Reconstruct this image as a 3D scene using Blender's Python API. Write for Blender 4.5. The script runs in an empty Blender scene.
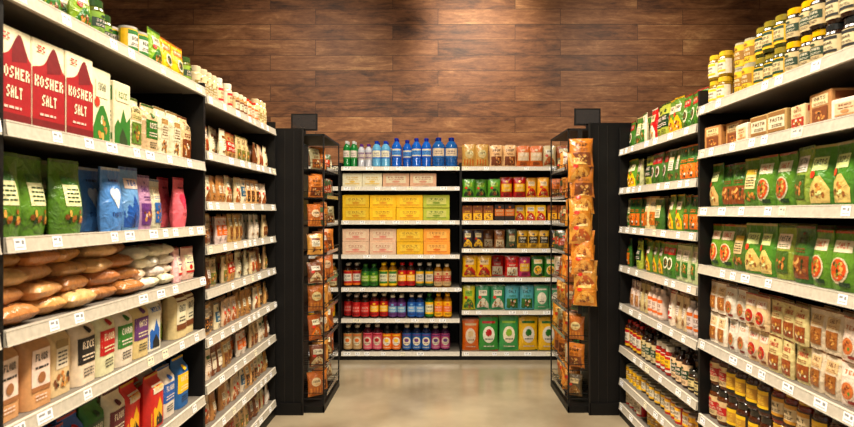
import bpy, math, random
import numpy as np
R = random.Random(11)
def lin(c,sat=1.2):
    g=sum(c[:3])/3.0; c=[g+(x-g)*sat for x in c[:3]]
    o=[]
    for x in c[:3]:
        x=max(0,min(255,x))/255.0
        o.append(x/12.92 if x<=0.04045 else ((x+0.055)/1.055)**2.4)
    return o
FONT={'A':'010101111101101','B':'110101110101110','C':'011100100100011','D':'110101101101110','E':'111100110100111',
'F':'111100110100100','G':'011100101101011','H':'101101111101101','I':'111010010010111','K':'101101110101101','L':'100100100100111',
'M':'101111111101101','N':'110101101101101','O':'010101101101010','P':'110101110100100','R':'110101110101101','S':'011100010001110',
'T':'111010010010010','U':'101101101101111','V':'101101101101010','W':'101101111111101','Y':'101101010010010','Z':'111001010100111','X':'101101010101101',' ':'0'*15}
# ---------------------------------------------------------------- template mesh
class T:
    def __init__(s):
        s.v=[];s.f=[];s.c=[];s.m=[];s.s=[];s.w=s.d=s.h=0;s.lay=0.0
    def add(s,pts,faces,col,mat=0,sm=False):
        b=len(s.v); s.v.extend(pts)
        lc=lin(col)
        for f in faces:
            s.f.append([b+i for i in f]); s.c.append(lc); s.m.append(mat); s.s.append(sm)
    def grid(s,P,u0,v0,u1,v1,nu,nv,col,mat=0,off=0,sm=False,flip=False):
        pts=[P(u0+(u1-u0)*i/nu,v0+(v1-v0)*j/nv,off) for j in range(nv+1) for i in range(nu+1)]
        fs=[]
        for j in range(nv):
            for i in range(nu):
                a=j*(nu+1)+i
                q=[a,a+1,a+nu+2,a+nu+1]
                fs.append(q[::-1] if flip else q)
        s.add(pts,fs,col,mat,sm)
    def box(s,x0,x1,y0,y1,z0,z1,col,mat=0):
        p=[(x0,y0,z0),(x1,y0,z0),(x1,y1,z0),(x0,y1,z0),(x0,y0,z1),(x1,y0,z1),(x1,y1,z1),(x0,y1,z1)]
        s.add(p,[(3,2,1,0),(4,5,6,7),(0,1,5,4),(1,2,6,5),(2,3,7,6),(3,0,4,7)],col,mat)
    def lathe(s,prof,cx,cy,n=16,mat=2):
        for k in range(len(prof)-1):
            r0,z0,_=prof[k]; r1,z1,c=prof[k+1]
            pts=[]
            for (r,z) in ((r0,z0),(r1,z1)):
                for i in range(n):
                    a=2*math.pi*i/n
                    pts.append((cx+r*math.cos(a),cy+r*math.sin(a),z))
            fs=[(i,(i+1)%n,n+(i+1)%n,n+i) for i in range(n)]
            s.add(pts,fs,c,mat,True)
        r,z,c=prof[-1]
        if r>0.001:
            s.add([(cx+r*math.cos(2*math.pi*i/n),cy+r*math.sin(2*math.pi*i/n),z) for i in range(n)],[tuple(range(n))],c,mat)
    def fin(s):
        s.V=np.array(s.v,dtype=np.float64); s.L=np.array([i for f in s.f for i in f],dtype=np.int32)
        s.N=np.array([len(f) for f in s.f],dtype=np.int32); s.C=np.array(s.c,dtype=np.float32)
        s.M=np.array(s.m,dtype=np.int32); s.S=np.array(s.s,dtype=bool)
        return s
class D:  # decal painter on a surface of template
    def __init__(s,t,P,mat=0,sub=9):
        s.t=t;s.P=P;s.mat=mat;s.sub=sub;s.o=0.0009
    def _o(s):
        s.o+=0.00035; return s.o
    def rect(s,u0,v0,u1,v1,col,o=None):
        s.t.grid(s.P,u0,v0,u1,v1,max(1,round(abs(u1-u0)*s.sub)),max(1,round(abs(v1-v0)*s.sub)),col,s.mat,o or s._o(),s.sub>1)
    def ell(s,cu,cv,ru,rv,col,n=14,o=None):
        o=o or s._o()
        pts=[s.P(cu,cv,o)]+[s.P(cu+.55*ru*math.cos(2*math.pi*i/n),cv+.55*rv*math.sin(2*math.pi*i/n),o) for i in range(n)]
        pts+=[s.P(cu+ru*math.cos(2*math.pi*i/n),cv+rv*math.sin(2*math.pi*i/n),o) for i in range(n)]
        fs=[(0,1+i,1+(i+1)%n) for i in range(n)]+[(1+i,1+n+i,1+n+(i+1)%n,1+(i+1)%n) for i in range(n)]
        s.t.add(pts,fs,col,s.mat,s.sub>1)
    def poly(s,uv,col):
        o=s._o(); pts=[]
        K=4
        for (u,a,b) in uv:
            for k in range(K+1): pts.append(s.P(u,a+(b-a)*k/K,o))
        fs=[]
        for i in range(len(uv)-1):
            for k in range(K):
                a=i*(K+1)+k; fs.append((a,a+K+1,a+K+2,a+1))
        s.t.add(pts,fs,col,s.mat,s.sub>1)
    def word(s,w,u0,v0,u1,v1,col):
        cu=(u0+u1)/2; hw=(u1-u0)/2*R.choice([.75,.88,1]); u0,u1=cu-hw,cu+hw; v0=v0+(v1-v0)*.25
        o=s._o(); n=len(w)*4-1; du=(u1-u0)/n; dv=(v1-v0)/5
        for i,ch in enumerate(w):
            g=FONT.get(ch,'1'*15)
            for r in range(5):
                c=0
                while c<3:
                    if g[r*3+c]=='1':
                        e=c
                        while e<3 and g[r*3+e]=='1': e+=1
                        s.t.grid(s.P,u0+(i*4+c)*du,v1-(r+1)*dv,u0+(i*4+e)*du,v1-r*dv,1,1,col,s.mat,o)
                        c=e
                    else: c+=1
    def lines(s,u0,v0,u1,v1,n,col,r=R):
        o=s._o(); dv=(v1-v0)/n
        for k in range(n):
            u=u0+r.uniform(0,.06)
            while u<u1-.04:
                e=min(u1,u+r.uniform(.06,.2)); s.t.grid(s.P,u,v0+k*dv+dv*.3,e,v0+k*dv+dv*.7,1,1,col,s.mat,o); u=e+.03
    def specks(s,cu,cv,ru,rv,n,cols,size=.035,r=R):
        o=s._o()
        for k in range(n):
            a=r.uniform(0,6.28);q=math.sqrt(r.random())*.85
            s.ell(cu+ru*q*math.cos(a),cv+rv*q*math.sin(a),size*r.uniform(.7,1.4),size*r.uniform(.5,1),r.choice(cols),6,o+.0001*(k%3))
WORDS=['OATS','RICE','BEANS','FLOUR','SUGAR','SOUP','PASTA','TEA','CORN','SALT','SPICE','GRAIN','HERBS','NUTS','SAUCE','SEEDS','LENTIL','BREAD','CHIPS','HONEY']
BR=[(150,95,50),(190,130,70),(110,65,35),(205,160,95)]
def deco(t,P,st,pal,mat=0,sub=9,word=None):
    d=D(t,P,mat,sub); main,acc,light,dark=pal; w=word or R.choice(WORDS)
    if st=='band':
        d.rect(.05,.70,.95,.92,acc); d.word(w,.16,.75,.84,.87,light)
        d.ell(.5,.42,.3,.2,light); d.ell(.5,.42,.22,.14,dark); d.specks(.5,.42,.2,.12,6,BR); d.lines(.15,.06,.85,.2,3,dark)
    elif st=='window':
        d.rect(.12,.6,.88,.9,light); d.word(w,.2,.72,.8,.86,dark); d.lines(.2,.62,.8,.7,2,acc)
        d.rect(.14,.1,.86,.55,acc); d.specks(.5,.32,.33,.2,16,BR+[dark],.05)
    elif st=='plate':
        d.rect(.1,.68,.9,.9,light); d.word(w,.18,.72,.82,.86,acc)
        d.ell(.47,.34,.4,.25,(215,203,180)); d.ell(.47,.35,.34,.21,acc); d.specks(.47,.35,.3,.17,11,BR+[dark,(80,120,50)],.06); d.rect(.55,.05,.92,.13,dark)
    elif st=='scoop':
        d.poly([(.04,.02,.2),(.2,.02,.36),(.4,.02,.5),(.6,.02,.52),(.8,.02,.4),(.96,.02,.26)],acc); d.specks(.5,.22,.36,.16,14,BR+[light],.06)
        d.rect(.16,.62,.84,.86,light); d.word(w,.22,.68,.78,.82,dark); d.ell(.24,.55,.14,.07,(200,60,40))
    elif st=='label':
        d.rect(.12,.2,.88,.8,light); d.rect(.12,.2,.88,.27,acc); d.word(w,.2,.6,.8,.74,dark); d.lines(.2,.5,.8,.58,1,dark)
        d.ell(.5,.39,.15,.08,acc); d.lines(.25,.06,.75,.16,2,light)
    elif st=='slab':
        d.rect(.0,.30,1,.72,acc); d.word(w,.14,.5,.86,.66,light); d.lines(.14,.34,.86,.46,2,light); d.lines(.2,.08,.8,.24,3,dark); d.ell(.5,.84,.14,.06,acc)
    elif st=='tag':
        d.rect(.2,.38,.8,.82,light); d.rect(.2,.7,.8,.82,acc); d.lines(.26,.42,.74,.66,4,dark); d.specks(.5,.2,.4,.14,12,BR+[dark],.06)
    elif st=='stripe':
        for k in range(4): d.rect(.04+.24*k,.04,.15+.24*k,.34,acc)
        d.ell(.5,.6,.38,.2,light); d.word(w,.2,.55,.8,.68,dark); d.lines(.25,.47,.75,.53,1,acc)
    elif st=='mountain':
        d.poly([(0,.02,.3),(.2,.02,.42),(.35,.02,.36),(.55,.02,.6),(.75,.02,.4),(1,.02,.5)],acc); d.poly([(.3,.02,.16),(.5,.02,.3),(.8,.02,.12)],dark); d.rect(.08,.7,.92,.88,light); d.word(w,.14,.72,.86,.85,acc)
    elif st=='dot':
        d.ell(.5,.5,.38,.27,light); d.ell(.5,.56,.2,.12,acc); d.lines(.25,.32,.75,.4,1,dark); d.lines(.15,.08,.85,.16,1,light); d.rect(.1,.86,.9,.93,acc)
    elif st=='photo':
        d.rect(.04,.05,.96,.5,acc); d.specks(.5,.27,.42,.2,18,BR+[light,dark],.06); d.word(w,.14,.7,.86,.86,dark); d.lines(.2,.55,.8,.66,2,acc); d.ell(.5,.93,.08,.03,acc)
    elif st=='heart':
        d.ell(.38,.62,.17,.1,acc); d.ell(.62,.62,.17,.1,acc); d.poly([(.22,.6,.62),(.36,.47,.64),(.5,.36,.64),(.64,.47,.64),(.78,.6,.62)],acc); d.word(w,.2,.2,.8,.3,dark); d.lines(.2,.8,.8,.9,1,dark)
    elif st=='cap':
        d.rect(.06,.15,.94,.95,light); d.rect(.06,.78,.94,.95,acc); d.word(w,.16,.5,.84,.7,dark); d.rect(.06,.15,.94,.28,acc); d.lines(.2,.32,.8,.46,2,dark)
# ---------------------------------------------------------------- products
def carton(w,h,dd,pal,st='band',word=None):
    t=T(); c=.003
    def ring(i,z):
        return [(-w/2+i+c,i,z),(w/2-i-c,i,z),(w/2-i,i+c,z),(w/2-i,dd-i-c,z),(w/2-i-c,dd-i,z),(-w/2+i+c,dd-i,z),(-w/2+i,dd-i-c,z),(-w/2+i,i+c,z)]
    p=ring(c,0)+ring(0,c)+ring(0,h-c)+ring(c,h)
    fs=[tuple(range(7,-1,-1)),tuple(range(24,32))]
    for k in range(3):
        for i in range(8): fs.append((k*8+i,k*8+(i+1)%8,k*8+8+(i+1)%8,k*8+8+i))
    t.add(p,fs,pal[0],0)
    t.box(-w/2+.006,w/2-.006,dd*.48,dd*.52,h,h+.0008,pal[3],0)
    deco(t,lambda u,v,o:((u-.5)*(w-.006),-o,h*v),st,pal,0,1,word)
    dR=D(t,lambda u,v,o:(w/2+o,dd*u,h*v),0,1); dL=D(t,lambda u,v,o:(-w/2-o,dd*(1-u),h*v),0,1)
    for q in (dR,dL): q.rect(.1,.1,.9,.2,pal[1]); q.rect(.1,.7,.9,.92,pal[1]); q.lines(.15,.3,.85,.62,5,pal[3])
    t.w,t.d,t.h=w,dd,h; return t.fin()
def pouch(w,h,th,pal,st='window',kind='stand',word=None,mat=1,nu=8,nv=9):
    t=T(); ph=R.uniform(0,6)
    if kind=='sack': nu,nv=10,12
    def prof(v):
        if kind=='sack': return max(0,1-abs(2*v-1)**6)**.5
        if kind=='pillow': return max(0,math.sin(math.pi*min(1,max(0,(v-.05)/.9))))**.55
        if kind=='stand': return (.75+.25*min(1,v/.2)) if v<.25 else max(0,math.cos((v-.25)/.67*math.pi/2)) if v<.92 else 0
        return (.93+.07*v) if v<.76 else max(.14,1-(v-.76)/.16)
    def S(u,v,sgn,o):
        a=2*u-1; p=prof(v)
        cr=max(0,(1-abs(a)**4))**.5 if kind=='sack' else max(0,(1-a*a))**.5 if kind!='bag' else max(0,(1-abs(a)**7))**.5
        wr=1+.1*math.sin(8*a+ph)*math.sin(9*v+ph) if kind in('pillow','sack') else 1+.03*math.sin(7*v+4*a+ph)
        y=max(.0015,th/2*cr*p*wr)+o
        ww=w*(1-.07*p) if kind!='bag' else w*(1 if v<.76 else 1-.04*(v-.76)/.24)
        if kind=='stand': ww=w*(.94+.06*min(1,v/.3))
        if kind=='sack': ww=w*(.9+.1*p)
        return (ww*(u-.5),th/2+sgn*y,h*v)
    us=[0,.04]+[i/nu for i in range(1,nu)]+[.96,1]; vs=[j/nv for j in range(nv+1)]
    if kind=='sack': vs=[0,.008,.03]+vs[1:-1]+[.97,.992,1]
    nv=len(vs)-1
    F=lambda u,v,o=0:S(u,v,-1,o); B=lambda u,v,o=0:S(u,v,1,o)
    for P,fl in ((F,False),(B,True)):
        pts=[P(u,v,0) for v in vs for u in us]; n=len(us); fs=[]
        for j in range(nv):
            for i in range(n-1):
                a=j*n+i; q=(a,a+1,a+n+1,a+n); fs.append(q[::-1] if fl else q)
        t.add(pts,fs,pal[0],mat,True)
    for v in (0,1):
        pts=[F(u,v) for u in us]+[B(u,v) for u in us[::-1]]; t.add(pts,[tuple(range(len(pts)))],pal[0],mat)
    pts=[];fs=[]
    for u in (0,1):
        b=len(pts)
        for v in vs: pts+= [F(u,v),B(u,v)]
        fs+=[(b+2*j,b+2*j+1,b+2*j+3,b+2*j+2) for j in range(nv)]
    t.add(pts,fs,pal[0],mat)
    Pd=lambda u,v,o:F(.07+.86*u,.03+.9*v,o)
    deco(t,Pd,st,pal,mat,9,word)
    if kind!='sack':
        d=D(t,F,mat,9); d.rect(.02,.955,.98,.995,tuple(int(x*.8) for x in pal[1]))
        if kind=='pillow': d.rect(.02,.005,.98,.04,tuple(int(x*.8) for x in pal[1]))
    t.w,t.d,t.h=w,th,h; return t.fin()
def bottle(r,h,body,cap,pal,st='cap',kind='oil',word=None):
    t=T(); b=body
    if kind=='oil': pr=[(r*.9,0,b),(r,.01,b),(r,h*.70,b),(r*.9,h*.77,b),(r*.48,h*.86,b),(r*.42,h*.90,b),(r*.52,h*.901,cap),(r*.52,h*.99,cap),(r*.44,h,cap)]; l0,l1=.08,.69
    elif kind=='water':
        pr=[(r*.85,0,b),(r,.012,b)]
        for k in range(5): z=h*(.08+.05*k); pr+=[(r,z,b),(r*.94,z+h*.02,b),(r,z+h*.04,b)]
        pr+=[(r,h*.68,b),(r*.93,h*.75,b),(r*.6,h*.85,b),(r*.38,h*.89,b),(r*.46,h*.895,cap),(r*.46,h*.985,cap),(r*.38,h,cap)]; l0,l1=.33,.64
    elif kind=='jar': pr=[(r*.9,0,b),(r,.008,b),(r,h*.72,b),(r*.93,h*.78,b),(r*.82,h*.82,b),(r*.88,h*.821,cap),(r*.88,h*.98,cap),(r*.82,h,cap)]; l0,l1=.12,.68
    else:
        m=(185,180,170); pr=[(r*.97,0,m),(r,.004,m),(r,.01,m),(r*.97,.012,b),(r*.97,h-.012,b),(r,h-.01,m),(r,h-.001,m),(r*.93,h,m),(r*.92,h-.004,m)]; l0,l1=.09,.91
    t.lathe(pr,0,r,16 if kind!='water' else 18,2)
    P=lambda u,v,o:((r+o)*math.sin((u-.5)*3.0),r-(r+o)*math.cos((u-.5)*3.0),h*(l0+(l1-l0)*v))
    d=D(t,P,0,12); d.o=.0006
    d.rect(-.1,0,1.1,1,pal[0]); 
    P2=lambda u,v,o:P(.12+.76*u,v,o+.0006)
    deco(t,P2,st,pal,0,10,word)
    t.w,t.d,t.h=2*r,2*r,h; return t.fin()
def lying(tp):
    t=T(); t.V=np.stack([tp.V[:,0],tp.V[:,2],tp.d-tp.V[:,1]],1); t.L,t.N,t.C,t.M,t.S=tp.L,tp.N,tp.C,tp.M,tp.S
    t.w,t.d,t.h=tp.w,tp.h,tp.d; return t
# ---------------------------------------------------------------- materials
def mk(name,rough,metal=0,coat=0,crinkle=0,spec=.5):
    m=bpy.data.materials.new(name); m.use_nodes=True; n=m.node_tree; b=n.nodes['Principled BSDF']
    b.inputs['Roughness'].default_value=rough; b.inputs['Metallic'].default_value=metal; b.inputs['Coat Weight'].default_value=coat
    b.inputs['Specular IOR Level'].default_value=spec
    b.inputs['Coat Roughness'].default_value=.12
    a=n.nodes.new('ShaderNodeAttribute'); a.attribute_name='Col'
    nz=n.nodes.new('ShaderNodeTexNoise'); nz.inputs['Scale'].default_value=60; nz.inputs['Detail'].default_value=3
    tc=n.nodes.new('ShaderNodeTexCoord'); n.links.new(tc.outputs['Object'],nz.inputs['Vector'])
    mr=n.nodes.new('ShaderNodeMapRange'); mr.inputs[3].default_value=.72; mr.inputs[4].default_value=1.2
    n.links.new(nz.outputs[0],mr.inputs[0])
    mx=n.nodes.new('ShaderNodeVectorMath'); mx.operation='SCALE'
    n.links.new(a.outputs['Color'],mx.inputs[0]); n.links.new(mr.outputs[0],mx.inputs['Scale']); n.links.new(mx.outputs[0],b.inputs['Base Color'])
    if crinkle:
        z=n.nodes.new('ShaderNodeTexNoise'); z.inputs['Scale'].default_value=28; z.inputs['Detail'].default_value=4; z.inputs['Distortion'].default_value=.8; n.links.new(tc.outputs['Object'],z.inputs['Vector'])
        bp=n.nodes.new('ShaderNodeBump'); bp.inputs['Strength'].default_value=crinkle; bp.inputs['Distance'].default_value=.02
        n.links.new(z.outputs[0],bp.inputs['Height']); n.links.new(bp.outputs[0],b.inputs['Normal'])
    return m
MATS=[mk('printed_paper',.5,crinkle=.06),mk('plastic_film',.28,0,.3,.55),mk('glossy_container',.14,0,.3),mk('painted_metal',.5,.0,.0,spec=.25)]
class Mass:
    def __init__(s): s.A=[];
    def put(s,t,loc,rz=0,rx=0,sc=(1,1,1),tint=None):
        c,q=math.cos(rz),math.sin(rz); V=t.V*np.array(sc)
        if rx:
            cx,sx=math.cos(rx),math.sin(rx); V=np.stack([V[:,0],V[:,1]*cx-V[:,2]*sx,V[:,1]*sx+V[:,2]*cx],1)
        Wd=np.stack([V[:,0]*c-V[:,1]*q+loc[0],V[:,0]*q+V[:,1]*c+loc[1],V[:,2]+loc[2]],1)
        s.A.append((Wd,t,t.C if tint is None else t.C*np.array(tint,dtype=np.float32)))
    def build(s,name,parent=None):
        if not s.A: return None
        V=np.concatenate([a[0] for a in s.A]); L=[];o=0
        for Wd,t,_ in s.A: L.append(t.L+o); o+=len(Wd)
        L=np.concatenate(L); N=np.concatenate([a[1].N for a in s.A]); C=np.concatenate([a[2] for a in s.A])
        M=np.concatenate([a[1].M for a in s.A]); S=np.concatenate([a[1].S for a in s.A])
        me=bpy.data.meshes.new(name); me.vertices.add(len(V)); me.vertices.foreach_set('co',V.astype(np.float32).ravel())
        me.loops.add(len(L)); me.loops.foreach_set('vertex_index',L.astype(np.int32))
        me.polygons.add(len(N)); st=np.concatenate([[0],np.cumsum(N)[:-1]]).astype(np.int32)
        me.polygons.foreach_set('loop_start',st)
        me.polygons.foreach_set('material_index',M.astype(np.int32)); me.polygons.foreach_set('use_smooth',S)
        ca=me.color_attributes.new('Col','FLOAT_COLOR','CORNER')
        cc=np.ones((len(L),4),dtype=np.float32); cc[:,:3]=np.repeat(C,N,axis=0); ca.data.foreach_set('color',cc.ravel())
        for m in MATS: me.materials.append(m)
        me.update(calc_edges=True)
        ob=bpy.data.objects.new(name,me); bpy.context.scene.collection.objects.link(ob)
        if parent: ob.parent=parent
        return ob
XL,XR,YB=-1.20,1.34,5.88
def W(side,s,d,z):
    return (XL-d,s,z) if side=='L' else (XR+d,-s,z) if side=='R' else (s,YB+d,z)
ROT={'L':math.pi/2,'R':-math.pi/2,'B':0}
def tintr(k=.24):
    g=R.uniform(1-k,1.05); return (g*R.uniform(.93,1.06),g*R.uniform(.87,1.02),g*R.uniform(.72,.98))
def rowfill(name,side,z,a,b,seq,deep=2,stack=1,gap=.006,jit=.05,inset=.02,mass=None,lean=0,hs=.08):
    """seq: list of (template,count) from image left to right; cycles"""
    if side=='R': a,b=-b,-a
    a+=.018;b-=.018
    m=mass or Mass(); s=a; i=0;k=0; tn=tintr(); sz=1-R.uniform(0,hs)
    while True:
        t,c=seq[i%len(seq)]
        if s+t.w>b: break
        x=R.random(); ins=0 if x>.14 else R.uniform(.01,.06); skip=1 if (x<.025 and deep>1) else 0
        for dd in range(skip,deep):
            for q in range(stack):
                m.put(t,W(side,s+t.w/2+R.uniform(-.002,.002),inset+ins+R.uniform(0,.014)+dd*(t.d+.008),z+.0015+q*(t.h*sz+.001)),ROT[side]+R.uniform(-jit,jit),lean,
                  (1,1,sz),tn)
        s+=t.w+gap*R.uniform(.6,1.6); k+=1
        if k>=c: k=0;i+=1; tn=tintr(); sz=1-R.uniform(0,hs); s+=R.choice([0,0,.004,.01])
    if mass is None: m.build(name)
# ---------------------------------------------------------------- gondolas
BLK=(15,14,13); RAIL=(192,185,171); DECK=(108,102,94)
def gondola(name,side,bays,H,depth=.46,kick=.09,rail=RAIL,divw=.022,rh=.040):
    m=Mass(); t=T()
    S0=[]; edge=tuple(min(255,x+22) for x in rail)
    for (a,b,hs,step) in bays:
        if side=='R': a,b=-b,-a
        S0+= [a,b]
        t.box(a,b,depth,depth+.02,0,H,(24,21,19),3)
        t.box(a,b,.03,depth,0,max(.02,min(hs)-.03),BLK,3)
        for z in hs:
            t.box(a+divw/2,b-divw/2,0,depth,z-.028,z,DECK,3)
            P=lambda u,v,o,z=z:(a+divw/2+(b-a-divw)*u,-.016+.006*v-o,z-rh+.003+rh*v)
            t.grid(P,0,0,1,1,1,1,rail,2)
            t.box(a+divw/2,b-divw/2,-.0175,0,z-rh,z-rh+.004,edge,2)
            t.box(a+divw/2,b-divw/2,-.0115,0,z+.001,z+.005,edge,2)
            t.box(a+divw/2,b-divw/2,-.009,0,z-rh+.003,z+.001,rail,2)
            d=D(t,P,0,1); s=.02
            while s<.97:
                w=R.choice([.045,.045,.05,.07])/(b-a); o=.0012
                if R.random()<.8:
                    d.rect(s,.1,s+w,.92,R.choice([(252,252,250)]*7+[(240,232,200),(240,240,245)]),o)
                    t.grid(P,s+w*.12,.6,s+w*.5,.78,1,1,(140,140,140),0,.0016); t.grid(P,s+w*.12,.25,s+w*.88,.36,1,1,(185,185,185),0,.0016); t.grid(P,s+w*.66,.5,s+w*.88,.78,1,1,(140,140,140),0,.0016)
                s+=w+R.choice([.05,.08,.12,.16])/(b-a)
            for e in (a+divw,b-divw-.004): t.box(e,e+.004,.1,depth,z-.075,z-.028,BLK,3)
    for e in sorted(set(round(x,3) for x in S0)):
        t.box(e-divw/2,e+divw/2,-.004,depth+.02,0,H,BLK,3)
        z=.15
        while z<H-.05:
            t.box(e-.003,e+.003,-.0048,-.0035,z,z+.02,(5,5,5),3); z+=.05
    a,b=min(S0),max(S0)
    t.box(a,b,-.002,.03,0,kick*.6,(14,13,12),3)
    t.box(a-divw/2,b+divw/2,depth+.01,depth+.03,H-.03,H+.01,BLK,3)
    t.fin(); m.put(t,W(side,0,0,0),ROT[side]); return m.build(name)
Y0,Y1,Y2,Y3=.28,1.585,2.97,4.26
LN=[2.13,1.75,1.425,1.167,.90,.56,.2]; LF=[2.10,1.81,1.55,1.32,1.09,.84,.60,.36,.12]
RN=[2.03,1.81,1.52,1.23,.85,.47,.15]; RF=[1.95,1.67,1.39,1.11,.83,.52,.28,.1]
gondola('gondola_shelving','L',[(Y0,Y1,LN,0),(Y1,Y2,LN,0),(Y2,Y3,LF,0)],2.16)
gondola('gondola_shelving','R',[(Y0,Y1,RN,0),(Y1,Y2,RN,0),(Y2,Y3,RF,0)],2.12)
BL=[1.956,1.753,1.41,1.064,.73,.416,.08]; BRr=[1.956,1.642,1.409,1.125,.831,.497,.08]
bx=[-2.21,-.99,.23,1.45,2.67]
gondola('gondola_shelving','B',[(bx[0],bx[1],BL,0),(bx[1],bx[2],BL,0),(bx[2],bx[3],BRr,0),(bx[3],bx[4],BRr,0)],2.0,depth=.44,rail=(216,210,198),rh=.036)
# ---------------------------------------------------------------- product design
WH=(232,224,208);CR=(218,198,160);RED=(170,24,28);GR=(44,106,38);DG=(20,54,28);LG=(134,174,56);YE=(232,186,38);OR=(212,112,32);BN=(110,62,30);DB=(46,28,19);BU=(40,94,166);PK=(222,112,138);PU=(100,60,126);KR=(180,140,92);BK=(24,22,22);LB=(118,170,212);TN=(170,126,78)
def kosher():
    w,h,dd=.148,.285,.07
    base=carton(w,h,dd,(WH,RED,WH,(120,20,24)),'none')
    u=T(); u.v=[tuple(x) for x in base.V]; k=0; u.f=[]
    for n in base.N: u.f.append(list(base.L[k:k+n])); k+=n
    u.c=[list(c) for c in base.C]; u.m=list(base.M); u.s=list(base.S)
    P=lambda a,v,o:((a-.5)*(w-.002),-o,h*v); d=D(u,P,0,1)
    tp=lambda a:.74+.23*math.exp(-((a-.66)/.2)**2)-.12*abs(.5-a)
    d.poly([(i/16,.01,tp(i/16)) for i in range(17)],(138,20,30))
    d.poly([(i/16,.60+.1*(i/16),tp(i/16)) for i in range(7,15)],(100,12,20))
    d.rect(0,.01,1,.12,(96,14,20))
    d.word('KOSHER',.06,.44,.94,.60,WH); d.word('SALT',.2,.24,.8,.40,WH); d.lines(.2,.15,.7,.21,1,(230,190,190)); d.lines(.08,.85,.36,.94,2,RED)
    for sx in (1,-1):
        q=D(u,lambda a,v,o,sx=sx:(sx*(w/2+o),dd*(a if sx>0 else 1-a),h*v),0,1); q.o=.0016; q.rect(.02,.01,.98,.7,(130,20,28)); q.lines(.15,.2,.85,.6,6,WH)
    u.w,u.d,u.h=w,dd,h; return u.fin()
ks=kosher()
c1=carton(.12,.27,.07,(WH,GR,WH,(60,60,50)),'scoop','SUGAR')
c2=carton(.115,.25,.07,(WH,GR,WH,(40,60,30)),'mountain','RICE')
c2b=carton(.10,.23,.06,(WH,LG,WH,DG),'band','OATS')
p1=pouch(.12,.22,.06,(WH,(90,120,50),CR,DG),'window','bag','GRAIN')
p2=pouch(.12,.22,.06,(CR,BN,WH,DG),'photo','bag'); p3=pouch(.11,.21,.06,((205,190,150),GR,WH,DG),'slab','bag'); p4=pouch(.115,.22,.06,(WH,KR,WH,BN),'tag','bag')
rowfill('salt_and_sugar_boxes','L',1.75,Y1,Y2,[(ks,3),(c1,1),(c2,1),(p1,1),(p3,1),(p4,2),(p2,1),(c2b,1),(p1,3)],gap=.003,jit=.03,hs=.02)
tin1=bottle(.036,.13,(170,150,60),WH,(YE,GR,WH,DG),'cap','can'); jr1=bottle(.036,.14,(70,80,35),(150,35,28),(WH,GR,CR,DG),'cap','jar'); jr2=bottle(.036,.15,(60,45,30),YE,(GR,YE,WH,DG),'cap','jar'); jr3=bottle(.036,.14,(90,100,40),(60,90,50),(LG,DG,WH,DG),'slab','jar')
pg=pouch(.11,.17,.05,(LG,GR,WH,DG),'scoop'); py=pouch(.11,.17,.05,(YE,OR,WH,DG),'band')
rowfill('pickle_jars_and_tins','L',2.13,Y1,Y2,[(jr2,3),(pg,2),(jr3,3),(tin1,2),(pg,1),(py,2),(jr3,2),(jr1,3),(pg,2)],deep=3)
bean=pouch(.14,.26,.09,((84,122,48),(50,96,40),(225,225,200),DG),'tag','stand','BEANS')
pkp=pouch(.115,.25,.07,(PK,(190,60,95),WH,(120,30,60)),'heart','stand'); blp=pouch(.12,.255,.07,(LB,BU,WH,(30,60,110)),'mountain','stand'); blq=pouch(.12,.255,.07,((90,140,200),(225,230,235),WH,(30,60,110)),'heart','stand')
pup=pouch(.11,.24,.06,((190,160,190),PU,WH,PU),'photo','stand'); grp=pouch(.11,.22,.06,((200,200,190),BU,WH,BN),'window','stand'); brp=pouch(.1,.22,.06,(BN,CR,WH,DB),'scoop','stand'); prp=pouch(.1,.23,.06,((180,140,160),(130,50,80),WH,DB),'slab','stand')
rowfill('dried_bean_pouches','L',1.425,Y1,Y2,[(bean,3),(pkp,1),(blq,1),(blp,1),(pup,1),(grp,1),(brp,1),(pkp,1),(prp,1),(pup,1),(brp,1),(grp,2)],jit=.1,hs=.06)
m=Mass()
sacks=[lying(pouch(.155,.24,.062,(c,BN,CR,DB),st_,'sack')) for c,st_ in (((200,154,106),'tag'),((180,130,82),'slab'),((214,174,126),'tag'),((160,112,68),'label'))]
s=Y1+.1
while s<Y1+.74:
    n=R.choice([4,4,3,4])
    for k in range(n):
        m.put(R.choice(sacks),W('L',s+R.uniform(-.015,.015),.012+R.uniform(0,.035)+.01*k,1.170+k*.052),ROT['L']+R.uniform(-.28,.28),R.uniform(-.03,.04) if k else 0,(1,1,R.uniform(.88,1.08)),tintr(.15))
    s+=.158
m.build('lentil_bags')
pw=lying(pouch(.1,.16,.05,(WH,PK,WH,RED),'label','sack')); pw2=pouch(.1,.16,.055,((236,200,205),RED,WH,PU),'label','stand'); 
m=Mass(); s=Y1+.86
while s<Y2-.06:
    if s<Y1+1.12:
        for k in range(4): m.put(pw,W('L',s,.02+R.uniform(0,.03),1.170+k*.044),ROT['L']+R.uniform(-.3,.3),0,(1,1,1),tintr(.15))
    else:
        for k in range(3): m.put(pw2,W('L',s,.02+k*.06,1.169),ROT['L']+R.uniform(-.2,.2),0,(1,1,1),tintr(.15))
    s+=.106
m.build('baking_mix_bags')
def fl(c,a,w,st=None): return pouch(.118,.245,.08,(c,a,WH,BK),st or R.choice(['slab','label','slab','cap']),'bag',w,0)
fls=[(fl((200,164,116),(150,110,70),'FLOUR','label'),2),(fl(CR,(150,130,90),'FLOUR','tag'),1),(fl(WH,BK,'RICE','slab'),1),(fl(WH,RED,'FLOUR','slab'),1),(fl((222,214,192),GR,'CORN','slab'),1),(fl(CR,PU,'OATS','slab'),1),(fl(WH,BU,'MILK','mountain'),1),(fl((230,222,200),LG,'BREAD','scoop'),1),(fl(CR,BN,'GRAIN'),2),(fl(WH,RED,'FLOUR'),1)]
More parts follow.
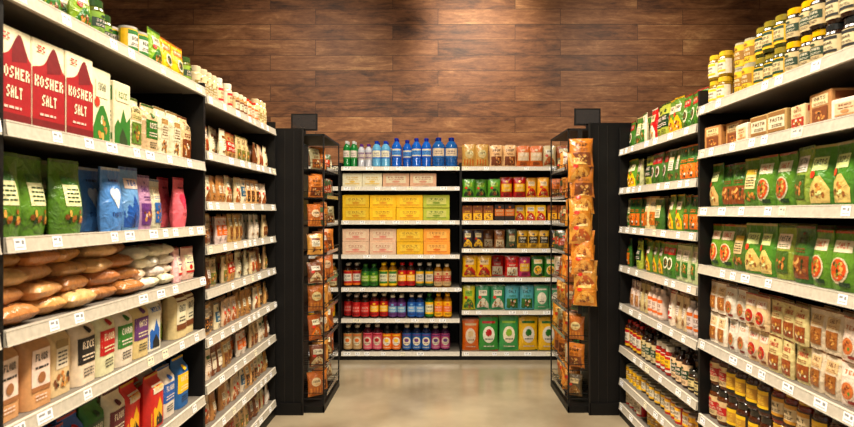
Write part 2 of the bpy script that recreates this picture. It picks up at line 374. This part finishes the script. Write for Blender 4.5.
rowfill('flour_bags','L',.90,Y1,Y2,fls,gap=.004,jit=.06,hs=.05)
f2=[(fl((140,30,36),WH,'SUGAR'),1),(fl(RED,(90,16,20),'SUGAR','slab'),1),(fl(BU,RED,'RICE','slab'),2),(fl(GR,(30,70,40),'BREAD','slab'),1),(fl(WH,(90,20,40),'FLOUR','slab'),1),(fl((196,50,42),YE,'FLOUR','mountain'),2),(fl(WH,BU,'FLOUR','slab'),1),(fl(BU,YE,'OATS','slab'),1)]
rowfill('flour_bags','L',.56,Y1,Y2,f2,gap=.004)
rowfill('sugar_bags','L',.2,Y1,Y2,f2[::-1],gap=.004,deep=1)
for z,sq,nm in ((1.75,[(c1,3),(c2,3),(p1,5)],'sugar_boxes'),(1.425,[(bean,4),(grp,4),(p2,5)],'dried_bean_pouches'),(1.167,[(pw2,5),(p1,4),(pw2,5)],'baking_mix_bags'),(.90,fls[::-1],'flour_bags'),(.56,f2,'flour_bags'),(2.13,[(jr1,5),(tin1,4)],'pickle_jars_and_tins')):
    rowfill(nm,'L',z,Y0,Y1,sq,deep=1)
# --- left far
def sp(c,a,st='window',w=.075,h=.17,k='stand',l=WH,dk=DB): return pouch(w,h,.045,(c,a,l,dk),st,k,None,1,6,7)
j3=bottle(.033,.17,(215,200,170),WH,(WH,RED,CR,BN),'cap','jar'); j4=bottle(.033,.18,(205,188,150),(205,190,160),(CR,(140,120,60),WH,BN),'slab','jar'); j5=bottle(.03,.16,CR,(190,60,45),(WH,OR,WH,BN),'cap','oil'); j6=bottle(.03,.15,TN,WH,(CR,BN,WH,DB),'cap','jar')
rowfill('seasoning_jars','L',2.10,Y2,Y3,[(j4,4),(j3,3),(j6,4),(j5,3),(j4,3),(j6,4)],deep=4,hs=.15)
s1=[(sp(CR,(150,64,30)),2),(sp(WH,BN,'tag'),3),(sp(TN,(170,44,30),'slab'),2),(sp((215,190,150),(110,110,50),'photo'),3),(sp(BN,CR,'tag'),2)]
s2=[(sp(CR,BN,'photo'),3),(sp(WH,OR,'slab'),2),(sp((190,150,100),BN,'window'),3),(sp(BN,WH,'label',l=WH),2),(sp(WH,(60,100,60),'tag'),2)]
s3=[(sp(WH,(130,76,40),'scoop'),2),(sp(TN,KR,'tag'),3),(sp((220,200,165),(165,92,40),'scoop'),3),(sp(WH,(50,90,120),'slab'),1),(sp((200,160,110),DB,'window'),3)]
for z,sq,nm in ((1.81,s1,'spice_pouches'),(1.55,s3,'spice_pouches'),(1.32,s2,'dried_fruit_pouches'),(1.09,s1[::-1],'spice_pouches'),(.84,s3[::-1],'nut_pouches'),(.60,s2[::-1],'dried_fruit_pouches'),(.36,s3,'nut_pouches'),(.12,s1,'spice_pouches')):
    rowfill(nm,'L',z,Y2,Y3,sq,deep=2,hs=.15,jit=.14)
# --- right near
ja=bottle(.036,.125,(130,104,34),(205,175,60),(WH,YE,WH,DB),'cap','jar'); jb=bottle(.036,.13,(40,30,20),YE,(CR,DG,WH,DB),'slab','jar'); jc=bottle(.036,.12,YE,WH,(YE,(150,110,30),WH,DG),'slab','can'); jd=bottle(.036,.125,DB,(40,40,40),(CR,BK,CR,DB),'cap','jar'); je=bottle(.036,.13,(60,60,25),(140,125,55),(YE,DG,CR,DB),'cap','jar')
rowfill('olive_jars','R',2.03,Y1,Y2,[(ja,3),(jc,2),(je,3),(jb,3),(jd,2),(ja,2),(je,2)],deep=3,stack=2,hs=0)
k1=carton(.13,.1,.12,((195,162,115),(150,108,64),WH,BN),'cap'); k2=carton(.12,.085,.12,(WH,KR,CR,BN),'label'); k3=carton(.14,.12,.12,((172,128,84),BN,CR,DB),'window'); k4=carton(.10,.1,.1,(CR,(150,50,34),WH,BN),'photo')
rowfill('tea_boxes','R',1.81,Y1,Y2,[(k3,2),(k2,1),(k1,2),(k4,1),(k3,1),(k2,2),(k1,2)],deep=2,jit=.14,hs=.2)
q1=pouch(.125,.225,.07,((70,118,42),(205,180,120),(215,225,170),DG),'scoop'); q2=pouch(.125,.225,.07,((56,102,38),(120,66,32),WH,DG),'photo'); q3=pouch(.125,.22,.07,((92,134,46),(190,80,34),WH,DG),'plate'); q4=pouch(.125,.22,.07,((50,92,38),(160,30,26),CR,DG),'slab'); q5=pouch(.12,.23,.07,((130,150,64),(60,90,36),WH,DG),'window'); q6=pouch(.12,.22,.07,((76,110,46),(200,170,74),CR,DG),'tag')
rowfill('soup_mix_pouches','R',1.52,Y1,Y2,[(q1,1),(q2,2),(q6,1),(q3,2),(q5,1),(q1,2),(q2,1),(q4,2)],deep=3,gap=-.012,jit=.18)
rowfill('soup_mix_pouches','R',1.23,Y1,Y2,[(q3,2),(q6,1),(q1,2),(q5,1),(q2,1),(q3,2),(q1,2),(jc,4)],deep=3,gap=-.012,jit=.18)
rs1=pouch(.09,.155,.04,(WH,(180,110,60),WH,(120,40,30)),'plate'); rs2=pouch(.09,.155,.04,(CR,(140,72,38),WH,RED),'photo'); rs3=pouch(.09,.155,.04,((220,200,160),(170,44,30),WH,BN),'plate'); rs4=pouch(.09,.155,.04,(WH,(150,100,50),CR,BN),'window')
rowfill('pasta_packets','R',.85,Y1,Y2,[(rs4,2),(rs1,2),(rs3,2),(rs2,3),(rs4,2),(rs1,2),(rs3,2)],deep=2,stack=2,gap=-.004,jit=.12)
ja2=bottle(.042,.165,(60,28,14),(35,28,22),(BK,YE,(190,140,50),(225,190,90)),'cap','jar'); jb2=bottle(.042,.165,(100,30,14),(180,140,50),(DB,(190,140,50),CR,DB),'cap','jar'); jc2=bottle(.042,.165,(80,44,18),BK,(CR,RED,WH,DB),'slab','jar')
rowfill('sauce_jars','R',.47,Y1,Y2,[(jc2,2),(ja2,4),(jb2,3),(ja2,3)],deep=2,stack=2,hs=0)
rowfill('sauce_jars','R',.15,Y1,Y2,[(jb2,4),(ja2,3)],deep=1)
for z,sq,nm in ((2.03,[(ja,4),(jc,4)],'olive_jars'),(1.81,[(k1,2),(k3,3)],'tea_boxes'),(1.52,[(q4,3),(q2,4)],'soup_mix_pouches'),(1.23,[(jc,4),(q3,4)],'soup_mix_pouches'),(.85,[(rs1,4),(rs2,4)],'pasta_packets'),(.47,[(ja2,4),(jc2,4)],'sauce_jars')):
    rowfill(nm,'R',z,Y0,Y1,sq,deep=1)
# --- right far
def rp(c,a,st,l=WH,dk=DG,w=.105,h=.21,k='stand'): return pouch(w,h,.055,(c,a,l,dk),st,k,None,1,6,7)
a1=rp((66,114,44),RED,'band');a2=rp(WH,GR,'photo');a3=rp(RED,WH,'scoop',CR,DB);a4=rp((92,132,52),YE,'scoop');a5=rp((190,200,155),GR,'window');a6=rp((50,92,40),OR,'photo');a7=rp(CR,(180,104,40),'window');a8=rp((165,180,76),DG,'slab');a9=rp((62,100,44),CR,'tag')
rowfill('rice_pouches','R',1.95,Y2,Y3,[(a1,2),(a9,1),(a2,2),(a3,1),(a8,2),(a4,2),(a1,3)],deep=2,jit=.18,gap=-.01)
rowfill('rice_pouches','R',1.67,Y2,Y3,[(a4,2),(a5,2),(a8,1),(a1,3),(a9,2),(a6,3)],deep=2,jit=.18,gap=-.01)
rowfill('noodle_pouches','R',1.39,Y2,Y3,[(a2,1),(a6,3),(a7,2),(a9,2),(a4,2),(a6,3)],deep=2,jit=.18,gap=-.01)
rowfill('noodle_pouches','R',1.11,Y2,Y3,[(a6,2),(a8,2),(a4,3),(a1,2),(a5,3)],deep=2,jit=.18,gap=-.01)
w1=bottle(.035,.19,WH,(220,212,195),(WH,OR,WH,BN),'cap','oil'); w2=rp(WH,KR,'photo',WH,BN,.08,.2); w3=rp((225,212,190),RED,'label',WH,BN,.08,.2); w4=rp((215,195,155),BN,'tag',WH,BN,.08,.2)
rowfill('dressing_bottles','R',.83,Y2,Y3,[(w2,3),(w4,2),(w1,3),(w3,2),(w4,2),(w1,3)],deep=2)
b1=bottle(.036,.2,(90,40,18),(170,36,28),(YE,RED,WH,DB),'cap','oil');b2=bottle(.036,.18,(140,28,18),WH,(WH,RED,YE,DB),'cap','jar');b3=bottle(.036,.2,DB,BK,(CR,DG,WH,DB),'slab','oil')
rowfill('ketchup_bottles','R',.52,Y2,Y3,[(b1,4),(b3,3),(b2,3),(b3,3),(jd,2)],deep=2)
rowfill('canned_goods','R',.28,Y2,Y3,[(jc,4),(bottle(.037,.12,YE,WH,(DB,YE,WH,DB),'cap','can'),5),(bottle(.037,.12,RED,WH,(RED,YE,WH,DB),'cap','can'),4)],deep=2)
rowfill('canned_goods','R',.1,Y2,Y3,[(bottle(.037,.12,RED,WH,(RED,WH,WH,DB),'cap','can'),5),(jc,4)],deep=2)
# --- back wall
gB=bottle(.036,.27,(30,120,55),(220,225,220),((60,150,70),WH,WH,DG),'cap','water'); pB=bottle(.036,.24,(215,220,228),(100,50,130),(WH,PU,WH,PU),'cap','water'); wB=bottle(.050,.30,(36,100,195),(20,45,150),((40,90,200),WH,(90,150,220),(20,40,110)),'cap','water'); wC=bottle(.046,.27,(110,170,215),(25,60,165),((60,120,205),WH,WH,(20,40,110)),'cap','water'); wD=bottle(.066,.31,(45,105,185),(20,50,150),((70,130,210),WH,WH,(20,40,110)),'cap','water')
A,B,C,Dd,E=bx
rowfill('water_bottles','B',1.956,B,C,[(gB,2),(pB,2),(wC,2),(wB,4),(wD,2)],deep=2,gap=.002,hs=.02)
def bc(c,a,w=.27,h=.13,st='label',l=WH,dk=BN): return carton(w,h,.16,(c,a,l,dk),st)
lo=[carton(.2,.14,.16,(WH,(220,185,100),(230,222,205),(190,150,60)),'label'),carton(.27,.14,.16,((230,186,172),(218,158,148),(236,220,208),(170,80,90)),'label')]
rowfill('tissue_boxes','B',1.753,B,C,[(lo[0],2),(lo[1],3)],deep=1,jit=.01,hs=0)
ye=bc((238,190,24),(215,150,16),l=(242,206,60),dk=(160,95,20)); yg=bc((192,204,74),(130,155,44),l=(216,218,120),dk=(90,120,40)); yy=bc((240,200,36),(218,162,20),l=(246,218,80),dk=(160,105,20))
rowfill('cereal_bar_boxes','B',1.41,B,C,[(yy,1),(ye,2),(yg,2)],deep=1,stack=2,jit=.01,gap=.004,hs=0)
pk=bc((238,208,186),(226,150,140),l=(242,222,200),dk=(180,100,90)); og=bc((228,158,66),(205,110,30),l=(236,184,100),dk=(150,80,30)); 
rowfill('cereal_bar_boxes','B',1.064,B,C,[(pk,2),(yy,1),(og,2)],deep=1,stack=2,jit=.01,gap=.004,hs=0)
def ob(body,cap,lab,l2,r=.044,h=.25,dk=DB,st='cap'): return bottle(r,h,body,cap,(lab,l2,WH,dk),st,'oil')
o1=[(ob(DB,WH,OR,RED),2),(ob(DG,(60,110,50),GR,LG,st='slab'),2),(ob((120,80,20),YE,YE,GR),2),(ob(DB,RED,RED,YE,st='slab'),2),(ob(BK,WH,(60,90,60),YE),2),(ob((130,90,30),WH,CR,RED,st='slab'),2)]
o2=[(ob(DB,WH,RED,(200,60,50),st='slab'),3),(ob((60,20,20),WH,RED,YE,st='slab'),2),(ob((50,25,60),WH,PU,LB,st='slab'),2),(ob((20,40,80),WH,BU,LB,st='slab'),2),(ob(DG,GR,GR,YE),1),(ob((130,90,20),YE,YE,OR,st='slab'),2)]
o3=[(ob(BK,WH,(190,160,120),OR,.048,.27,st='dot'),2),(ob((60,20,30),WH,PK,RED,.048,.27,st='dot'),2),(ob(BK,BK,OR,YE,.048,.27,st='dot'),2),(ob((20,30,60),WH,BU,PU,.048,.27,st='dot'),3),(ob((60,30,60),WH,(190,84,140),PU,.048,.27,st='dot'),3)]
rowfill('oil_bottles','B',.73,B,C,o1,gap=.003); rowfill('juice_bottles','B',.416,B,C,o2,gap=.003); rowfill('juice_bottles','B',.08,B,C,o3,gap=.003)
def bp(c,a,st='band',l=WH,dk=DB,w=.14,h=.24,k='pillow'): return pouch(w,h,.06,(c,a,l,dk),st,k,None,1,6,8)
rowfill('cracker_bags','B',1.956,C,E,[(bp((210,164,104),OR,'stripe',CR),2),(bp((220,190,138),BN,'photo'),2),(bp((196,110,48),CR,'slab'),2),(bp(CR,(170,90,40),'scoop'),1),(bp((150,80,40),YE,'plate'),2)],gap=-.004)
rowfill('candy_bags','B',1.642,C,E,[(bp((86,150,50),DG,'scoop',LG,DG,.13,.21),3),(bp(RED,YE,'slab',WH,DB,.13,.22),2),(bp((226,166,46),RED,'scoop',CR,DB,.12,.22),2),(bp(OR,BN,'photo',CR,DB,.12,.2),3)],gap=0)
rowfill('cookie_boxes','B',1.409,C,E,[(carton(.1,.16,.1,((140,80,36),YE,CR,DB),'photo'),3),(carton(.1,.17,.1,(DB,OR,CR,DB),'slab'),2),(carton(.1,.16,.1,(YE,RED,WH,DB),'scoop'),3)],gap=.006)
rowfill('cookie_bags','B',1.125,C,E,[(bp((60,50,60),YE,'scoop',CR,DB,.11,.2),2),(bp((140,90,50),CR,'photo',WH,DB,.11,.2),2),(bp((70,80,60),BN,'tag',CR,DB,.11,.2),1),(bp((200,158,50),BK,'slab',WH,DB,.11,.2),3)],gap=0)
rowfill('candy_bags','B',.831,C,E,[(bp(YE,RED,'scoop',CR,DB,.15,.23),2),(bp((190,36,30),WH,'photo',WH,DB,.14,.23),2),(bp((200,64,116),YE,'slab',WH,DB,.12,.22),1),(bp(GR,YE,'plate',WH,DB,.13,.22),3)],gap=0)
rowfill('frozen_snack_bags','B',.497,C,E,[(bp((210,200,60),GR,'scoop',LG,DG,.13,.27),1),(bp((54,140,96),WH,'scoop',WH,DG,.15,.27),2),(bp((96,175,190),GR,'photo',WH,DG,.15,.27),2),(bp((84,160,116),WH,'dot',WH,DG,.15,.27),3)],gap=0)
rowfill('snack_bags','B',.08,C,E,[(bp(OR,CR,'dot',WH,(90,60,30),.17,.33),1),(bp((56,130,56),RED,'dot',WH,DG,.2,.36),1),(bp((60,140,80),LG,'dot',WH,DG,.2,.36),1),(bp(YE,GR,'dot',WH,DG,.2,.36),2),(bp((60,140,80),LG,'dot',WH,DG,.19,.36),2)],gap=0,hs=.02)
for z,sq,nm in ((1.41,[(ye,2)],'cereal_bar_boxes'),(.73,o1,'oil_bottles'),(.416,o2,'juice_bottles')):
    rowfill(nm,'B',z,A,B,sq,deep=1)
# ---------------------------------------------------------------- end-cap racks
def endcap(x_out,x_in,x_rack,sg,top):
    e=bpy.data.objects.new('endcap_display_rack',None); bpy.context.scene.collection.objects.link(e)
    m=Mass(); t=T(); lo,hi=min(x_out,x_in),max(x_out,x_in)
    t.box(lo,hi,4.29,4.32,0,top,(11,10,10),3)
    for k in range(1,3):
        xx=x_in-sg*(.2*k/3.0); t.box(xx-.002,xx+.002,4.285,4.29,.02,top-.02,(34,31,29),3)
    t.box(x_in-.006,x_in+.006,4.277,4.29,0,top,(30,28,26),3)
    t.box(lo,hi,4.277,4.29,0,.09,(10,9,9),3)
    m.put(t.fin(),(0,0,0)); m.build('end_panel',e)
    m=Mass(); t=T(); y0,y1=4.33,5.0; xa=x_in-sg*.3; xb=x_rack; l2,h2=min(xa,xb),max(xa,xb); g=(24,23,22)
    for x in (l2,h2-.010):
        for y in (y0,y1-.010): t.box(x,x+.010,y,y+.010,0,top-.04,g,3)
    tiers=[.1+.215*i for i in range(9)]
    for z in tiers:
        for dz in (0,.045):
            t.box(l2,h2,y0,y0+.004,z+dz,z+dz+.004,g,3); t.box(l2,h2,y1-.004,y1,z+dz,z+dz+.004,g,3)
            t.box(l2,l2+.004,y0,y1,z+dz,z+dz+.004,g,3); t.box(h2-.004,h2,y0,y1,z+dz,z+dz+.004,g,3)
        for k in range(12):
            y=y0+(y1-y0)*(k+.5)/12; t.box(l2,h2,y,y+.004,z-.004,z,g,3)
        for k in range(7):
            y=y0+(y1-y0)*k/6; xx=h2-.003 if sg>0 else l2; t.box(xx,xx+.003,y,y+.003,z,z+.045,g,3)
        xx=h2+.002 if sg>0 else l2-.004
        t.box(xx,xx+.002,y0+.1,y1-.1,z-.002,z+.024,(110,104,96),2)
    t.box(l2,h2,y0,y1,0,.05,(12,11,10),3); t.box(l2,h2,y0,y1,top-.05,top-.035,g,3)
    mid=x_in-sg*.12
    t.box(mid-.004,mid+.004,y0,y1,.05,top-.05,(18,16,15),3)
    m.put(t.fin(),(0,0,0)); m.build('wire_rack',e)
    m=Mass(); t=T(); sx=x_in-sg*.02; 
    t.box(sx-.01,sx+.01,4.42,4.44,top-.05,top+.03,g,3); t.box(sx-.1,sx+.1,4.42,4.434,top+.0,top+.13,g,3); t.box(sx-.088,sx+.088,4.417,4.42,top+.012,top+.118,(44,38,34),2)
    m.put(t.fin(),(0,0,0)); m.build('sign_holder',e)
    return tiers,y0,y1
tL,ya,yb=endcap(-2.12,-1.0,-.85,1,2.12); tR,_,_=endcap(2.26,1.12,.97,-1,2.16)
ch=[pouch(.155,.2,.06,p,s_,'pillow') for p,s_ in ((((176,104,50),(210,140,66),CR,DB),'stripe'),(((200,128,60),(110,56,28),CR,DB),'photo'),(((150,82,44),OR,WH,DB),'scoop'),(((214,158,84),BN,WH,DB),'tag'),(((120,70,40),CR,WH,DB),'scoop'))]
dk=[pouch(.14,.18,.05,p,s_,'pillow') for p,s_ in ((((90,76,56),(150,110,64),CR,DB),'scoop'),(((140,132,108),BN,WH,DB),'photo'),(((70,86,60),(170,70,44),WH,DB),'slab'),(((190,178,150),RED,WH,DB),'label'),(((60,50,44),OR,CR,DB),'tag'))]
go=[pouch(.18,.22,.075,p,s_,'pillow') for p,s_ in ((((198,134,52),(222,172,92),(232,196,126),(140,60,20)),'scoop'),(((190,120,50),(120,66,30),(226,190,120),DB),'photo'),(((208,156,80),(170,90,38),(232,210,156),DB),'scoop'))]
for sg,xr,tiers,nm in ((1,-.85,tL,'chip_bags'),(-1,.97,tR,'chip_bags')):
    m=Mass()
    for i,z in enumerate(tiers):
        for k in range(5):
            y=ya+.07+k*.128
            t=R.choice((ch if i<6 else dk+ch[:2]) if sg>0 else (ch+dk+go[:2]))
            f=R.uniform(.8,.98)
            m.put(t,(xr-sg*(.058+R.uniform(0,.012)),y,z+.004),sg*R.uniform(.3,1.2)*(1 if k<2 else 1.2),R.uniform(-.22,.02),(.84,.85,f),tintr(.3))
    m.build(nm)
m=Mass()
for i in range(10):
    z=2.03-i*.112-.2
    m.put(R.choice(go),(1.045+R.uniform(-.02,.02),4.165+R.uniform(0,.03),z),R.uniform(-.5,.35),R.uniform(-.2,-.05),(.95,1,1),tintr(.3))
t=T(); t.box(1.03,1.06,4.265,4.27,.75,2.1,(30,28,26),3); m.put(t.fin(),(0,0,0))
m.build('hanging_chip_bag_strip')
# ---------------------------------------------------------------- room
def shell(name,x0,x1,y0,y1,z0,z1,mat):
    t=T(); t.box(x0,x1,y0,y1,z0,z1,(200,200,200)); me=bpy.data.meshes.new(name); me.from_pydata(t.v,[],t.f); me.materials.append(mat)
    o=bpy.data.objects.new(name,me); bpy.context.scene.collection.objects.link(o); return o
def wood():
    m=bpy.data.materials.new('reclaimed_wood_planks'); m.use_nodes=True; N=m.node_tree; L=N.links; b=N.nodes['Principled BSDF']
    tc=N.nodes.new('ShaderNodeTexCoord'); sep=N.nodes.new('ShaderNodeSeparateXYZ'); L.new(tc.outputs['Object'],sep.inputs[0])
    cmb=N.nodes.new('ShaderNodeCombineXYZ'); L.new(sep.outputs[0],cmb.inputs[0]); L.new(sep.outputs[2],cmb.inputs[1])
    br=N.nodes.new('ShaderNodeTexBrick'); br.inputs['Scale'].default_value=1; br.inputs['Brick Width'].default_value=1.35; br.inputs['Row Height'].default_value=.17
    br.inputs['Mortar Size'].default_value=.0035; br.inputs['Mortar Smooth'].default_value=.4; br.offset=.37
    br.inputs['Color1'].default_value=(0,0,0,1); br.inputs['Color2'].default_value=(1,1,1,1); br.inputs['Mortar'].default_value=(.5,.5,.5,1)
    L.new(cmb.outputs[0],br.inputs['Vector'])
    off=N.nodes.new('ShaderNodeVectorMath'); off.operation='MULTIPLY_ADD'; L.new(br.outputs['Color'],off.inputs[0]); off.inputs[1].default_value=(13,7,0); L.new(cmb.outputs[0],off.inputs[2])
    def noise(sx,sy,det,rough=.6,dist=0,src=None):
        mp=N.nodes.new('ShaderNodeMapping'); mp.inputs['Scale'].default_value=(sx,sy,1); L.new(src or off.outputs[0],mp.inputs[0])
        n=N.nodes.new('ShaderNodeTexNoise'); n.inputs['Scale'].default_value=1; n.inputs['Detail'].default_value=det; n.inputs['Roughness'].default_value=rough; n.inputs['Distortion'].default_value=dist; L.new(mp.outputs[0],n.inputs[0]); return n
    n1=noise(2.4,22,9,.74,.3); n2=noise(2.0,7,8,.72,.8); n3=noise(14,40,5,.75); n4=noise(.8,1.6,4,.6,0,cmb.outputs[0])
    def math_(op,a,b_=None,v=None):
        q=N.nodes.new('ShaderNodeMath'); q.operation=op; L.new(a,q.inputs[0])
        if b_ is not None: L.new(b_,q.inputs[1])
        if v is not None: q.inputs[1].default_value=v
        return q.outputs[0]
    s=math_('ADD',math_('MULTIPLY',n1.outputs[0],v=.34),math_('MULTIPLY',n2.outputs[0],v=.46))
    s=math_('ADD',s,math_('MULTIPLY',n3.outputs[0],v=.16)); s=math_('ADD',s,math_('MULTIPLY',br.outputs['Color'],v=.10)); s=math_('ADD',s,math_('MULTIPLY',n4.outputs[0],v=.12))
    cr=N.nodes.new('ShaderNodeValToRGB'); e=cr.color_ramp; e.elements[0].position=.44; e.elements[0].color=(*lin((60,36,22),1.08),1); e.elements[1].position=.72; e.elements[1].color=(*lin((218,166,112),1.08),1)
    for p,c in ((.51,(108,68,41)),(.58,(150,98,60)),(.65,(180,124,80))): x=e.elements.new(p); x.color=(*lin(c,1.08),1)
    L.new(s,cr.inputs[0])
    mx=N.nodes.new('ShaderNodeMixRGB'); L.new(math_('MULTIPLY',br.outputs['Fac'],v=.85),mx.inputs[0]); L.new(cr.outputs[0],mx.inputs[1]); mx.inputs[2].default_value=(*lin((40,25,17)),1)
    L.new(mx.outputs[0],b.inputs['Base Color']); b.inputs['Roughness'].default_value=.5
    bp_=N.nodes.new('ShaderNodeBump'); bp_.inputs['Strength'].default_value=.3; bp_.inputs['Distance'].default_value=.01; L.new(s,bp_.inputs['Height']); L.new(bp_.outputs[0],b.inputs['Normal'])
    return m
def floor_m():
    m=bpy.data.materials.new('polished_concrete'); m.use_nodes=True; N=m.node_tree; L=N.links; b=N.nodes['Principled BSDF']
    tc=N.nodes.new('ShaderNodeTexCoord'); n=N.nodes.new('ShaderNodeTexNoise'); n.inputs['Scale'].default_value=1.8; n.inputs['Detail'].default_value=9; L.new(tc.outputs['Object'],n.inputs[0])
    cr=N.nodes.new('ShaderNodeValToRGB'); e=cr.color_ramp; e.elements[0].position=.3; e.elements[0].color=(*lin((124,110,88),1),1); e.elements[1].position=.72; e.elements[1].color=(*lin((164,150,124),1),1)
    L.new(n.outputs[0],cr.inputs[0]); L.new(cr.outputs[0],b.inputs['Base Color']); b.inputs['Roughness'].default_value=.18
    return m
def plain(name,c,r=.8):
    m=bpy.data.materials.new(name); m.use_nodes=True; N=m.node_tree; b=N.nodes['Principled BSDF']; n=N.nodes.new('ShaderNodeTexNoise'); n.inputs['Scale'].default_value=8
    cr=N.nodes.new('ShaderNodeValToRGB'); cr.color_ramp.elements[0].color=(*lin([x*.92 for x in c]),1); cr.color_ramp.elements[1].color=(*lin(c),1); N.links.new(n.outputs[0],cr.inputs[0]); N.links.new(cr.outputs[0],b.inputs['Base Color']); b.inputs['Roughness'].default_value=r; return m
shell('floor',-5,5,-2.5,6.4,-.1,0,floor_m())
shell('wall_back',-5,5,6.4,6.5,0,4.4,wood())
pm=plain('wall_paint',(90,76,64))
shell('wall_left',-5.1,-5,-2.5,6.5,0,4.4,pm); shell('wall_right',5,5.1,-2.5,6.5,0,4.4,pm)
shell('ceiling',-5.1,5.1,-2.5,6.5,4.4,4.5,plain('ceiling_paint',(60,56,52)))
# ---------------------------------------------------------------- lights
def lamp(name,x,y,z,sx,sy,e,tilt=0,col=(1,.88,.71)):
    t=T(); t.box(-sx/2-.02,sx/2+.02,-sy/2-.02,sy/2+.02,.01,.07,(235,235,230),3); t.box(-.01,.01,-.01,.01,.07,4.4-z,BLK,3)
    m=Mass(); m.put(t.fin(),(x,y,z)); o=m.build(name)
    l=bpy.data.lights.new(name+'_light','AREA'); l.shape='RECTANGLE'; l.size=sx; l.size_y=sy; l.energy=e; l.color=col; l.spread=math.radians(140)
    b=bpy.data.objects.new('tube',l); bpy.context.scene.collection.objects.link(b); b.parent=o; b.location=(x,y,z); b.rotation_euler=(tilt,0,0)
for y,e in ((-.6,76),(1.2,74),(2.8,86),(4.3,86)): lamp('ceiling_light',0,y,3.9,.4,1.3,e)
def spot(x,y,z,tx,ty,tz,e,ang):
    from mathutils import Vector
    t=T(); t.lathe([(.02,.1,BLK),(.055,.08,BLK),(.06,-.05,BLK),(.052,-.052,(240,235,220))],0,0,16,3); t.box(-.01,.01,-.01,.01,.1,4.4-z,BLK,3); m=Mass(); m.put(t.fin(),(x,y,z)); o=m.build('track_and_fill_spotlight')
    l=bpy.data.lights.new('spot','SPOT'); l.energy=e; l.spot_size=ang; l.spot_blend=1; l.shadow_soft_size=.08; l.color=(1,.87,.70)
    b=bpy.data.objects.new('bulb',l); bpy.context.scene.collection.objects.link(b); b.parent=o; v=Vector((tx-x,ty-y,tz-z)); b.location=Vector((x,y,z))+v.normalized()*.09
    b.rotation_euler=v.to_track_quat('-Z','Y').to_euler()
spot(.4,4.2,4.1,.4,6.4,3.45,260,.85)
for x in (-1.5,2.1): spot(x,3.6,4.1,x,6.4,2.6,150,1.2)
for y in (1.9,3.5): spot(.5,y,4.1,-1.3,y,1.1,96,1.6); spot(-.4,y,4.1,1.4,y,1.1,96,1.6)
spot(0,3.9,4.1,-.3,5.9,1.0,160,1.5)
spot(.3,3.2,4.1,-.9,4.5,1.0,80,.9); spot(-.2,3.2,4.1,1.0,4.5,1.0,60,.9)  # fill spots added to brighten the chip bags in the end-cap racks
w=bpy.data.worlds.new('World'); bpy.context.scene.world=w; w.use_nodes=True; w.node_tree.nodes['Background'].inputs[0].default_value=(1,.92,.81,1); w.node_tree.nodes['Background'].inputs[1].default_value=.5
# ---------------------------------------------------------------- camera
cd=bpy.data.cameras.new('camera'); cam=bpy.data.objects.new('camera',cd); bpy.context.scene.collection.objects.link(cam)
cam.location=(0,0,1.5); cam.rotation_euler=(math.pi/2,0,0); cd.lens=36*580/854; cd.sensor_width=36; cd.shift_x=-11/854; cd.shift_y=-1.5/854; cd.clip_start=.02
cd.dof.use_dof=True; cd.dof.focus_distance=4.2; cd.dof.aperture_fstop=4
bpy.context.scene.camera=cam
bpy.context.scene.view_settings.view_transform='Standard'
